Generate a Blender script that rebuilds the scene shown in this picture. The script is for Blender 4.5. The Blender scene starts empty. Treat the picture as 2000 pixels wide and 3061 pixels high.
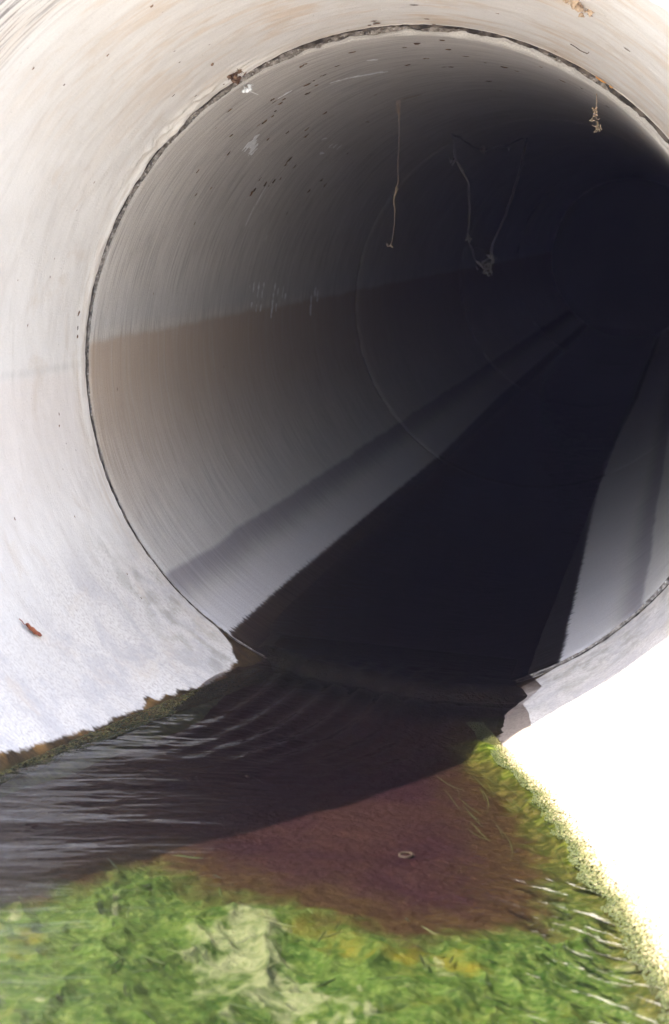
import bpy, math, random
import numpy as np
from mathutils import Matrix, Vector

# ------------------------------------------------------------------ camera, sky, sun, exposure
S = 0.6                                   # metres per pipe radius
SC = bpy.context.scene
COL = SC.collection
ROT = np.array([[0.9874158, 0.0519433, -0.14937181],
                [0.1547364, -0.12226515, 0.9803611],
                [0.03266023, -0.99113729, -0.12876406]])
CAMP = np.array([0.85006338, -6.96849102, 0.4714051])
cd = bpy.data.cameras.new('camera')
cam = bpy.data.objects.new('camera', cd); COL.objects.link(cam)
cd.sensor_fit = 'VERTICAL'; cd.sensor_height = 36.0; cd.lens = 6930.1091 / 3061 * 36.0
r, d, b = ROT[:, 0], -ROT[:, 1], -ROT[:, 2]
cam.matrix_world = Matrix(((r[0], d[0], b[0], CAMP[0]*S), (r[1], d[1], b[1], CAMP[1]*S),
                           (r[2], d[2], b[2], CAMP[2]*S), (0, 0, 0, 1)))
cd.clip_start = 0.05; cd.clip_end = 2000
cd.dof.use_dof = True; cd.dof.focus_distance = 7.15*S; cd.dof.aperture_fstop = 8.5
SC.camera = cam

SUN = np.array([-0.6, -0.6, 1.0]); SUN /= np.linalg.norm(SUN)
W = bpy.data.worlds.new('World'); SC.world = W; W.use_nodes = True
wn = W.node_tree; bg = wn.nodes['Background']; bg.inputs[1].default_value = 0.15
sky = wn.nodes.new('ShaderNodeTexSky'); sky.sky_type = 'NISHITA'; sky.sun_disc = False
sky.dust_density = 1.4; sky.ozone_density = 0.8; sky.air_density = 1.0
sky.sun_elevation = math.asin(SUN[2]); sky.sun_rotation = math.atan2(SUN[0], SUN[1])
wn.links.new(sky.outputs[0], bg.inputs[0])
sl = bpy.data.lights.new('sun', 'SUN'); sl.energy = 2.6; sl.angle = math.radians(0.5); sl.color = (1.0, 0.93, 0.83)
so = bpy.data.objects.new('sun', sl); COL.objects.link(so)
so.rotation_euler = Vector(SUN).to_track_quat('Z', 'Y').to_euler(); so.location = (-6, -6, 10)
SC.view_settings.view_transform = 'Standard'; SC.view_settings.look = 'None'
SC.view_settings.exposure = 3.05; SC.view_settings.gamma = 1
SC.cycles.max_bounces = 16; SC.cycles.diffuse_bounces = 10; SC.cycles.transparent_max_bounces = 12
SC.cycles.use_denoising = True

# ------------------------------------------------------------------ numpy noise
def _h(i, j, k, s):
    n = (i*374761393 + j*668265263 + k*2147483647 + s*974711) & 0xFFFFFFFF
    n = ((n ^ (n >> 13)) * 1274126177) & 0xFFFFFFFF
    n = ((n ^ (n >> 16)) * 2246822519) & 0xFFFFFFFF
    return ((n ^ (n >> 15)) & 0xFFFF) / 65535.0
def vn(p, s=0):
    p = np.asarray(p, float); q = np.floor(p); f = p - q; f = f*f*(3-2*f)
    i, j, k = [q[..., a].astype(np.int64) for a in range(3)]
    r = 0
    for a in (0, 1):
        for b in (0, 1):
            for c in (0, 1):
                w = (f[..., 0] if a else 1-f[..., 0])*(f[..., 1] if b else 1-f[..., 1])*(f[..., 2] if c else 1-f[..., 2])
                r = r + w*_h(i+a, j+b, k+c, s)
    return r*2-1
def fbm(p, o=4, s=0):
    p = np.asarray(p, float); r = 0; a = .5
    for n in range(o):
        r = r + a*vn(p*2**n + 17.3*n, s+n); a *= .55
    return r
def P3(*a):
    a = np.broadcast_arrays(*[np.asarray(x, float) for x in a]); return np.stack(a, -1)
def sst(a, b, x):
    t = np.clip((x-a)/(b-a), 0, 1); return t*t*(3-2*t)

# ------------------------------------------------------------------ mesh helpers (input in pipe radii)
class MB:
    def __init__(s): s.v = []; s.f = []; s.uv = []; s.at = {}; s.n = 0
    def grid(s, P, uv=None, close=False, **at):
        a, b = P.shape[:2]
        idx = np.arange(a*b).reshape(a, b) + s.n
        q = np.stack([idx[:-1, :-1], idx[1:, :-1], idx[1:, 1:], idx[:-1, 1:]], -1).reshape(-1, 4)
        if close:
            q2 = np.stack([idx[-1, :-1], idx[0, :-1], idx[0, 1:], idx[-1, 1:]], -1); q = np.vstack([q, q2])
        s.f.append(q); s._add(P.reshape(-1, 3), None if uv is None else uv.reshape(-1, 2), at)
    def _add(s, V, uv, at):
        n = len(V); s.v.append(V)
        s.uv.append(np.zeros((n, 2)) if uv is None else uv)
        for k, x in at.items():
            l = s.at.setdefault(k, []); have = sum(len(y) for y in l)
            if have < s.n: l.append(np.zeros(s.n-have))
            l.append(np.broadcast_to(np.asarray(x, float), (n,) if np.ndim(x) == 0 else np.shape(x)).reshape(-1))
        s.n += n
    def faces(s, V, F, **at):
        s.f.append(np.asarray(F)+s.n); s._add(np.asarray(V, float), None, at)
    def tube(s, pts, rad, sides=6):
        pts = np.asarray(pts, float); n = len(pts); rad = np.broadcast_to(rad, (n,))
        t = np.gradient(pts, axis=0); t /= np.linalg.norm(t, axis=1)[:, None]+1e-12
        ref = np.array([.3, .9, .2]); u = np.cross(t, ref); u /= np.linalg.norm(u, axis=1)[:, None]+1e-9; w = np.cross(t, u)
        a = np.linspace(0, 2*np.pi, sides, endpoint=False)
        G = pts[:, None]+rad[:, None, None]*(np.cos(a)[None, :, None]*u[:, None]+np.sin(a)[None, :, None]*w[:, None])
        s.grid(np.swapaxes(G, 0, 1), close=True)
    def build(s, name, mat, parent=None, smooth=True, org=None, sharp=None):
        V = np.vstack(s.v)*S
        if org is not None: V = V-np.asarray(org)*S
        F = [np.asarray(f) for f in s.f]
        me = bpy.data.meshes.new(name)
        nl = sum(f.size for f in F); nf = sum(len(f) for f in F)
        me.vertices.add(len(V)); me.vertices.foreach_set('co', V.astype(np.float32).ravel())
        li = np.concatenate([f.ravel() for f in F]); me.loops.add(nl); me.loops.foreach_set('vertex_index', li.astype(np.int32))
        sz = np.concatenate([np.full(len(f), f.shape[1]) for f in F])
        me.polygons.add(nf); me.polygons.foreach_set('loop_start', np.concatenate([[0], np.cumsum(sz)[:-1]]).astype(np.int32))
        me.update(calc_edges=True); me.validate()
        UV = np.vstack(s.uv); l = me.uv_layers.new(name='pipe'); l.data.foreach_set('uv', UV[li].astype(np.float32).ravel())
        for k, x in s.at.items():
            x = np.concatenate(x); x = np.r_[x, np.zeros(len(V)-len(x))]
            me.attributes.new(k, 'FLOAT', 'POINT').data.foreach_set('value', x.astype(np.float32))
        me.polygons.foreach_set('use_smooth', [smooth]*len(me.polygons))
        me.materials.append(mat)
        if sharp: me.set_sharp_from_angle(angle=math.radians(sharp))
        o = bpy.data.objects.new(name, me); COL.objects.link(o)
        if parent is not None: o.parent = parent
        elif org is not None: o.location = np.asarray(org)*S
        return o
def tag(o, label, cat, group=None, kind=None):
    o['label'] = label; o['category'] = cat
    if group: o['group'] = group
    if kind: o['kind'] = kind
    return o
def structure(o): o['kind'] = 'structure'; return o
def thing(name, label, cat, loc=(0, 0, 0), group=None):
    o = bpy.data.objects.new(name, None); COL.objects.link(o); o.location = np.asarray(loc)*S
    o.empty_display_size = .05
    return tag(o, label, cat, group)

# ------------------------------------------------------------------ material helpers
class NT:
    def __init__(s, name, rough=.8, spec=.3):
        s.m = bpy.data.materials.new(name); s.m.use_nodes = True; s.t = s.m.node_tree
        s.b = s.t.nodes['Principled BSDF']; s.b.inputs['Roughness'].default_value = rough
        s.b.inputs['Specular IOR Level'].default_value = spec
    def n(s, typ, **kw):
        x = s.t.nodes.new('ShaderNode'+typ)
        for k, v in kw.items(): setattr(x, k, v)
        return x
    def put(s, sock, v):
        if isinstance(v, bpy.types.NodeSocket): s.t.links.new(v, sock)
        elif isinstance(v, (tuple, list)) and len(v) == 3 and sock.type == 'RGBA': sock.default_value = (*v, 1)
        else: sock.default_value = v
    def math(s, op, a, b=0.0, c=0.0, clamp=False):
        x = s.n('Math', operation=op, use_clamp=clamp)
        s.put(x.inputs[0], a); s.put(x.inputs[1], b); s.put(x.inputs[2], c); return x.outputs[0]
    def mix(s, f, a, b, blend='MIX'):
        x = s.n('Mix', data_type='RGBA', blend_type=blend)
        s.put(x.inputs[0], f); s.put(x.inputs[6], a); s.put(x.inputs[7], b); return x.outputs[2]
    def ss(s, v, a, b, lo=0.0, hi=1.0):
        x = s.n('MapRange', interpolation_type='SMOOTHSTEP')
        s.put(x.inputs[0], v); x.inputs[1].default_value = a; x.inputs[2].default_value = b
        x.inputs[3].default_value = lo; x.inputs[4].default_value = hi
        if a > b: x.inputs[1].default_value, x.inputs[2].default_value = b, a; x.inputs[3].default_value, x.inputs[4].default_value = hi, lo
        return x.outputs[0]
    def uv(s, sx=1, sy=1, sz=1):
        u = s.n('UVMap', uv_map='pipe'); return s.mapp(u.outputs[0], sx, sy, sz), u.outputs[0]
    def obj(s): return s.n('TexCoord').outputs['Object']
    def mapp(s, v, sx=1, sy=1, sz=1, off=(0, 0, 0)):
        m = s.n('Mapping'); s.put(m.inputs[0], v); m.inputs[3].default_value = (sx, sy, sz); m.inputs[1].default_value = off; return m.outputs[0]
    def noise(s, v, scale, det=4, rough=.55, dist=0):
        x = s.n('TexNoise'); s.put(x.inputs['Vector'], v); x.inputs['Scale'].default_value = scale
        x.inputs['Detail'].default_value = det; x.inputs['Roughness'].default_value = rough; x.inputs['Distortion'].default_value = dist
        return x.outputs[0]
    def voro(s, v, scale, feat='F1', out='Distance'):
        x = s.n('TexVoronoi', feature=feat); s.put(x.inputs['Vector'], v); x.inputs['Scale'].default_value = scale; return x.outputs[out]
    def attr(s, name): return s.n('Attribute', attribute_name=name).outputs['Fac']
    def sep(s, v):
        x = s.n('SeparateXYZ'); s.put(x.inputs[0], v); return x.outputs
    def bump(s, h, dist, strength=1.0):
        x = s.n('Bump'); s.put(x.inputs['Height'], h); x.inputs['Distance'].default_value = dist; x.inputs['Strength'].default_value = strength
        s.t.links.new(x.outputs[0], s.b.inputs['Normal']); return x.outputs[0]
    def col(s, c): s.put(s.b.inputs['Base Color'], c)
    def rough(s, c): s.put(s.b.inputs['Roughness'], c)
def simple(name, c1, c2, scale=40, rough=.8, bump=0.0, det=5):
    t = NT(name, rough); o = t.obj(); n = t.noise(o, scale, det)
    t.col(t.mix(t.ss(n, .35, .65), c1, c2))
    if bump: t.bump(n, bump)
    return t.m

D2R = math.pi/180
def add_wet(t, base, uvv, w, wetc, amp, sc=(17, 26)):
    """wet dark tide band: w>0 is wet; ragged along its edge"""
    nz = t.noise(t.mapp(uvv, sc[0], sc[1], 1), 1.0, 5, .65)
    k = t.math('ADD', w, t.math('MULTIPLY', t.math('SUBTRACT', nz, .5), amp))
    return t.mix(t.ss(k, -.006, .006), base, wetc), t.ss(k, -.004, .004), k

def mat_outlet():
    t = NT('pale outlet concrete', .85, .25)
    _, uvv = t.uv(); u, v, _z = t.sep(uvv)
    big = t.noise(uvv, 2.2, 5, .6, .4); mid = t.noise(t.mapp(uvv, 5, 14, 1), 1.0, 6, .6, .5)
    streak = t.noise(t.mapp(uvv, 2.2, 26, 1), 1.0, 6, .62, .3); fine = t.noise(uvv, 150, 3, .7)
    c = t.mix(t.ss(big, .3, .7), (.585, .555, .52), (.655, .625, .59))
    c = t.mix(t.math('MULTIPLY', t.ss(mid, .45, .75), .45), c, (.49, .45, .41))
    # ochre run-off streaks over the crown of the pipe
    crown = t.ss(t.math('ABSOLUTE', u), 1.25, .25)
    c = t.mix(t.math('MULTIPLY', t.math('MULTIPLY', t.ss(t.math('ADD', t.math('MULTIPLY', streak, .4), t.math('MULTIPLY', t.noise(t.mapp(uvv, 3.5, 7, 1), 1.0, 5, .6, .5), .6)), .48, .60), crown), .62), c, (.53, .395, .27))
    c = t.mix(t.math('MULTIPLY', t.math('MULTIPLY', t.ss(t.noise(t.mapp(uvv, 3, 40, 1), 1, 5), .5, .78), crown), .2), c, (.42, .37, .32))
    # old waterline: slightly pinker wall below it
    low = t.math('MULTIPLY', t.ss(u, -1.60, -1.64), t.ss(u, -2.2, -1.7))
    line = t.math('MULTIPLY', t.ss(t.math('ABSOLUTE', t.math('ADD', u, 1.605)), .02, .0), .35)
    c = t.mix(t.math('MULTIPLY', low, .35), c, (.62, .53, .475))
    c = t.mix(t.math('MULTIPLY', line, t.ss(mid, .3, .6)), c, (.38, .36, .34))
    # tan band along the joint
    jb = t.math('MULTIPLY', t.ss(v, -.14, -.05), t.ss(t.noise(t.mapp(uvv, 3, 50, 1), 1, 5), .35, .62))
    c = t.mix(t.math('MULTIPLY', jb, .55), c, (.47, .385, .30))
    # grey blue speckle low on the wall near the water
    lowb = t.ss(t.math('ADD', t.math('ABSOLUTE', u), t.math('MULTIPLY', t.math('SUBTRACT', big, .5), .35)), 2.02, 2.32)
    sp = t.noise(t.mapp(uvv, 90, 100, 1), 1, 5, .8)
    c = t.mix(t.math('MULTIPLY', lowb, t.ss(sp, .44, .64)), c, (.36, .32, .29))
    c = t.mix(t.math('MULTIPLY', lowb, .35), c, (.505, .465, .43))
    lavm = t.math('MULTIPLY', lowb, t.ss(t.noise(uvv, 5.5, 6, .68, .5), .44, .62)); c = t.mix(t.math('MULTIPLY', lavm, .6), c, (.365, .345, .355))
    ybr = t.math('MULTIPLY', t.math('MULTIPLY', lowb, t.ss(v, -.5, -.1)), t.ss(t.noise(uvv, 14, 5), .42, .68))
    c = t.mix(t.math('MULTIPLY', ybr, .7), c, (.24, .225, .19))
    # soot-like grime near the broken crown end, upper left
    gr = t.math('MULTIPLY', t.math('MULTIPLY', t.ss(v, -1.2, -1.5), t.math('MULTIPLY', t.ss(u, -.58, -.68), t.ss(u, -1.05, -.9))), t.ss(t.noise(t.mapp(uvv, 5, 55, 1), 1, 6, .65), .47, .6))
    c = t.mix(t.math('MULTIPLY', gr, .85), c, (.16, .14, .13))
    bl = t.noise(uvv, 7, 6, .65, .6); c = t.mix(t.math('MULTIPLY', t.ss(bl, .54, .72), .45), c, (.50, .42, .34))
    mo = t.math('MULTIPLY', t.math('MULTIPLY', t.ss(v, -.17, -.05), t.ss(u, -.35, -.6)), t.math('MULTIPLY', t.ss(u, -2.0, -1.7), t.ss(t.noise(t.mapp(uvv, 5, 30, 1), 1, 6, .7, .4), .42, .55)))
    c = t.mix(t.math('MULTIPLY', mo, .45), c, (.70, .675, .63))
    # pits
    pit = t.ss(t.voro(uvv, 34), .075, .04); pm = t.ss(t.noise(uvv, 9, 2), .55, .62)
    pits = t.math('MULTIPLY', pit, pm)
    c = t.mix(t.math('MULTIPLY', pits, .6), c, (.12, .11, .10))
    c = t.mix(t.ss(fine, .25, .8, .0, .22), c, (.36, .34, .33))
    w = t.attr('wet')
    wc = t.mix(t.ss(t.noise(uvv, 26, 5, .7), .38, .66), (.022, .015, .008), (.062, .040, .018))
    wc = t.mix(t.ss(w, .08, .22), wc, (.012, .009, .007))
    wc = t.mix(t.math('MULTIPLY', t.ss(w, .02, .07), t.math('MULTIPLY', t.ss(w, .16, .09), t.ss(v, -.12, -.3))), wc, t.mix(t.ss(t.noise(uvv, 45, 4), .4, .65), (.012, .018, .006), (.05, .055, .016)))
    rim = t.math('MULTIPLY', t.ss(w, .045, .0), t.ss(t.noise(uvv, 12, 4), .5, .65))
    wc = t.mix(t.math('MULTIPLY', rim, .7), wc, (.22, .12, .04))
    c, wm, k = add_wet(t, c, uvv, w, wc, .055)
    t.col(c); t.rough(t.mix(wm, (.85, .85, .85), (.42, .42, .42)))
    h = t.math('ADD', t.math('MULTIPLY', fine, .35), t.math('ADD', t.math('MULTIPLY', mid, .8), t.math('MULTIPLY', pits, -1.2)))
    t.bump(h, .0035, .6)
    return t.m

def mat_section():
    t = NT('grey section concrete', .8, .3)
    _, uvv = t.uv(); u, v, _z = t.sep(uvv)
    big = t.noise(uvv, 1.7, 5, .6, .5); mid = t.noise(t.mapp(uvv, 7, 12, 1), 1.0, 6, .65, .4)
    ring = t.noise(t.mapp(uvv, 1.6, 27, 1), 1.0, 4, .6, .15); ring2 = t.noise(t.mapp(uvv, 3.5, 85, 1), 1.0, 4, .65)
    fine = t.noise(uvv, 190, 3, .75)
    c = t.mix(t.ss(big, .3, .7), (.47, .435, .39), (.56, .522, .472))
    c = t.mix(t.ss(ring, .34, .66, 0, .75), c, (.61, .575, .53))
    c = t.mix(t.ss(ring2, .46, .66, 0, .65), c, (.27, .247, .222))
    c = t.mix(t.ss(mid, .5, .75, 0, .45), c, (.30, .27, .24))
    c = t.mix(t.ss(mid, .48, .28, 0, .35), c, (.62, .60, .56))
    au = t.math('ABSOLUTE', u)
    un = t.math('ADD', au, t.math('MULTIPLY', t.math('SUBTRACT', t.noise(t.mapp(uvv, 1, 1.4, 1), 1.0, 5, .7), .5), .05))
    # brown flood stain below the old waterline
    st = t.math('MULTIPLY', t.ss(un, 1.512, 1.545), t.ss(un, 2.3, 1.6))
    pale = t.math('MULTIPLY', t.ss(un, 1.515, 1.47), t.ss(un, 1.30, 1.47))
    c = t.mix(t.math('MULTIPLY', pale, .35), c, (.43, .43, .43))
    c = t.mix(t.math('MULTIPLY', st, t.ss(ring, .25, .6, .55, .85)), c, (.40, .30, .215))
    lowl = t.ss(un, 2.0, 2.3)
    c = t.mix(t.math('MULTIPLY', lowl, .5), c, (.45, .435, .43))
    dk = t.math('MULTIPLY', t.ss(un, 2.300, 2.325), t.ss(un, 2.46, 2.34))
    c = t.mix(t.math('MULTIPLY', dk, t.ss(ring2, .2, .6, .55, .8)), c, (.17, .155, .175))
    le = t.ss(un, 2.40, 2.5); c = t.mix(t.math('MULTIPLY', le, .6), c, (.54, .52, .54))
    c = t.mix(t.ss(fine, .38, .72, 0, .5), c, (.2, .185, .17))
    c = t.mix(t.ss(t.voro(uvv, 60), .10, .05, 0, .35), c, (.60, .57, .53))
    w = t.attr('wet')
    wc = t.mix(t.ss(t.noise(t.mapp(uvv, 6, 60, 1), 1, 4), .35, .7), (.020, .014, .010), (.065, .045, .030))
    wc = t.mix(t.ss(u, -.1, .1), wc, (.005, .004, .0035))
    wc = t.mix(t.ss(w, .05, .12), wc, (.010, .007, .007))
    c, wm, k = add_wet(t, c, uvv, w, wc, .085, (7, 45))
    t.col(c); t.rough(t.mix(wm, (.8, .8, .8), (.4, .4, .4)))
    t.bump(t.math('ADD', t.math('MULTIPLY', fine, .4), t.math('ADD', ring, t.math('MULTIPLY', ring2, .5))), .0022, .6)
    return t.m

def mat_aggregate():
    t = NT('broken aggregate edge', .9, .2); o = t.obj()
    n = t.noise(o, 90, 5, .7); v = t.voro(o, 120)
    c = t.mix(t.ss(n, .35, .65), (.15, .125, .105), (.42, .37, .32))
    c = t.mix(t.ss(v, .30, .12), c, (.50, .46, .42))
    c = t.mix(t.ss(t.noise(o, 30, 4), .56, .64, 0, .8), c, (.06, .05, .042))
    t.col(c); t.bump(t.math('ADD', n, t.math('MULTIPLY', v, -.6)), .012, 1); return t.m

def mat_bed():
    t = NT('algae covered bed', .75, .04); o = t.obj()
    pm = t.attr('purple'); ge = t.attr('edge')
    warp = t.noise(o, 9, 4, .6)
    n1 = t.noise(o, 20, 6, .6, .2); n2 = t.noise(o, 70, 5, .62); n3 = t.noise(o, 150, 3, .75)
    big = t.noise(o, 5.5, 4, .6, .3); flow = t.noise(t.mapp(o, 60, 16, 10), 1.0, 5, .62, .3)
    g = t.mix(t.ss(n1, .3, .7), (.0125, .034, .005), (.037, .070, .011))
    g = t.mix(t.ss(n2, .45, .72, 0, .7), g, (.078, .105, .024))
    g = t.mix(t.ss(n3, .47, .68, 0, .65), g, (.10, .125, .036))
    g = t.mix(t.ss(n3, .47, .3, 0, .65), g, (.010, .024, .005))
    g = t.mix(t.math('MULTIPLY', t.ss(big, .54, .68), t.ss(n1, .38, .6)), g, (.085, .080, .010))
    pale = t.attr('pale')
    g = t.mix(t.math('MULTIPLY', t.ss(t.math('ADD', pale, t.math('MULTIPLY', t.math('SUBTRACT', n1, .5), 1.3)), .40, .62), t.ss(n2, .3, .62, .25, .9)), g, (.135, .15, .078))
    g = t.mix(t.ss(t.noise(o, 42, 5, .7, 1.2), .62, .72, 0, .8), g, (.14, .155, .07))
    crease_shade = t.math('MULTIPLY', t.attr('crease'), t.ss(n2, .3, .55, .5, 1.))
    g = t.mix(t.math('MULTIPLY', crease_shade, .85), g, (.006, .016, .006))  # shade of the creases painted into the green
    p = t.mix(t.ss(n1, .35, .7), (.0118, .0044, .0061), (.0182, .0080, .0096))
    p = t.mix(t.ss(flow, .48, .72, 0, .7), p, (.029, .0125, .0115))
    p = t.mix(t.ss(big, .45, .65, 0, .35), p, (.030, .016, .009))
    p = t.mix(t.ss(n3, .55, .75, 0, .7), p, (.045, .027, .022))
    br = t.mix(t.ss(n2, .35, .7), (.018, .0105, .0045), (.040, .026, .0105))
    k = t.math('ADD', pm, t.math('MULTIPLY', t.math('SUBTRACT', n1, .5), .42))
    c = t.mix(t.ss(k, -.20, .02), g, br); c = t.mix(t.ss(k, -.02, .30), c, p)
    eg = t.math('ADD', ge, t.math('MULTIPLY', t.math('SUBTRACT', n1, .5), .14))
    c = t.mix(t.ss(eg, .16, .09, 0, .8), c, t.mix(t.ss(n2, .4, .65), (.022, .026, .005), (.075, .070, .018)))
    c = t.mix(t.ss(eg, .085, .045), c, t.mix(t.ss(n2, .38, .66), (.020, .036, .003), (.10, .12, .02)))
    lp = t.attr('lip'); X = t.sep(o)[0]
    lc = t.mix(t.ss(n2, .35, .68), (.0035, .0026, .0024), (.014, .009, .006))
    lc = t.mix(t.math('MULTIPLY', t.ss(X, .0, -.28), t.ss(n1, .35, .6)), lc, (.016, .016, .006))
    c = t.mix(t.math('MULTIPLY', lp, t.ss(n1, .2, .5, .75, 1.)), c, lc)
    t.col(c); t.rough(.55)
    t.bump(t.math('ADD', t.math('MULTIPLY', n1, .7), t.math('MULTIPLY', n2, .5)), .016, .8)
    return t.m

def mat_water():
    m = bpy.data.materials.new('shallow clear water'); m.use_nodes = True; t = m.node_tree
    for n in list(t.nodes): t.nodes.remove(n)
    out = t.nodes.new('ShaderNodeOutputMaterial'); mx = t.nodes.new('ShaderNodeMixShader')
    tr = t.nodes.new('ShaderNodeBsdfTransparent'); tr.inputs[0].default_value = (.93, .90, .88, 1)
    gl = t.nodes.new('ShaderNodeBsdfGlossy'); gl.inputs['Roughness'].default_value = .025
    fr = t.nodes.new('ShaderNodeFresnel'); fr.inputs[0].default_value = 1.33
    tc = t.nodes.new('ShaderNodeTexCoord'); mp = t.nodes.new('ShaderNodeMapping'); mp.inputs[3].default_value = (14, 38, 20)
    nz = t.nodes.new('ShaderNodeTexNoise'); nz.inputs['Scale'].default_value = 1; nz.inputs['Detail'].default_value = 2
    bp = t.nodes.new('ShaderNodeBump'); bp.inputs['Distance'].default_value = .0016; bp.inputs['Strength'].default_value = .5
    L = t.links.new
    L(tc.outputs['Object'], mp.inputs[0]); L(mp.outputs[0], nz.inputs['Vector']); L(nz.outputs[0], bp.inputs['Height'])
    L(bp.outputs[0], gl.inputs['Normal']); L(bp.outputs[0], fr.inputs['Normal'])
    L(fr.outputs[0], mx.inputs[0]); L(tr.outputs[0], mx.inputs[1]); L(gl.outputs[0], mx.inputs[2]); L(mx.outputs[0], out.inputs[0])
    return m

def mat_beads(name, cols, rough=.6):
    t = NT(name, rough, .3); a = t.attr('rnd'); c = cols[0]
    for i, cc in enumerate(cols[1:]):
        k = (i+1)/len(cols); c = t.mix(t.ss(a, k-.12, k+.12), c, cc)
    n = t.noise(t.obj(), 220, 3); t.col(t.mix(t.ss(n, .3, .7, 0, .35), c, tuple(x*.4 for x in cols[0])))
    return t.m

M_OUT = mat_outlet(); M_SEC = mat_section(); M_AGG = mat_aggregate(); M_BED = mat_bed(); M_WAT = mat_water()
M_DARK = simple('dark joint filler', (.028, .023, .019), (.12, .098, .08), 60, .95, .01)
M_PLUG = simple('dark sky block', (.03, .028, .028), (.04, .037, .036), 1.5, .95)
M_SOIL = simple('dry bank soil', (.30, .25, .17), (.46, .40, .30), 6, .95, .03)
M_SAND = simple('pale sand', (.45, .41, .34), (.58, .53, .45), 12, .95, .01)
M_SCUFF = simple('chalky white scuff', (.66, .66, .66), (.80, .80, .80), 120, .9)
M_FLECK = simple('brown dirt fleck', (.06, .04, .027), (.20, .11, .055), 70, .9)
M_WEB = simple('dusty cobweb', (.24, .215, .20), (.36, .33, .31), 200, .9)
M_LEAF = simple('dry red brown leaf', (.14, .035, .015), (.26, .08, .03), 90, .7)
M_NEST = simple('brown debris', (.07, .035, .02), (.24, .15, .10), 110, .9, .004)
M_TAN = simple('tan dry fibres', (.34, .24, .16), (.50, .38, .27), 150, .9)
M_ORANGE = simple('orange lichen', (.42, .17, .03), (.58, .30, .08), 120, .9)
M_FLUFF = simple('white fluff', (.70, .70, .70), (.82, .82, .80), 150, .9)

# ------------------------------------------------------------------ surfaces
K, R0, CX, CZ = .13, 1.016, .009, .012
SECL = 5.7454
UE = np.array([-180, -120, -95, -85, -72, -66, -59, -55, -52, -46.5, -44, -42, -39, -31, -20, -8, 8, 25, 30, 36, 39, 43, 47, 55, 63, 72, 85, 95, 120, 180.])
YE = np.array([-4.3, -4.2, -3.95, -3.7, -3.29, -3.03, -2.73, -2.54, -2.44, -2.10, -1.90, -1.74, -1.64, -1.57, -1.56, -1.61, -1.55, -1.48, -1.40, -1.385, -1.445, -1.56, -1.85, -2.5, -2.8, -3.25, -3.7, -3.95, -4.2, -4.3])
def yend(ud):
    j = .028*fbm(P3(ud*.22, 0, 0), 4, 5)*(np.abs(ud) < 50)
    return np.interp(ud, UE, YE)+j
def outlet_pt(u, y, dr=0.0):
    r = R0-K*np.minimum(y, 0)+dr
    return P3(CX+r*np.sin(u), y, CZ+r*np.cos(u))
WETL_Y = [-4.3, -2.4, -1.51, -1.34, -1.23, -1.03, -.90, -.80, -.755, -.72, -.69, -.64, -.54, -.48, -.40, -.27, -.14, -.05, -.01, .0]
WETL_U = [122, 131, 138.2, 140.4, 141.6, 144.0, 144.8, 146.6, 146.2, 144.9, 147.2, 147.5, 148.5, 149.8, 150.7, 151.9, 151.8, 149.6, 146.0, 143.8]
WETR_Y = [-4.3, -2.262, -1.59, -1.123, -.48, -.36, -.29, -.21, -.13, -.06, -.01, .0]
WETR_U = [122, 141, 149, 155, 161, 162, 163, 163.5, 162, 158, 153, 150.5]

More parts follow.
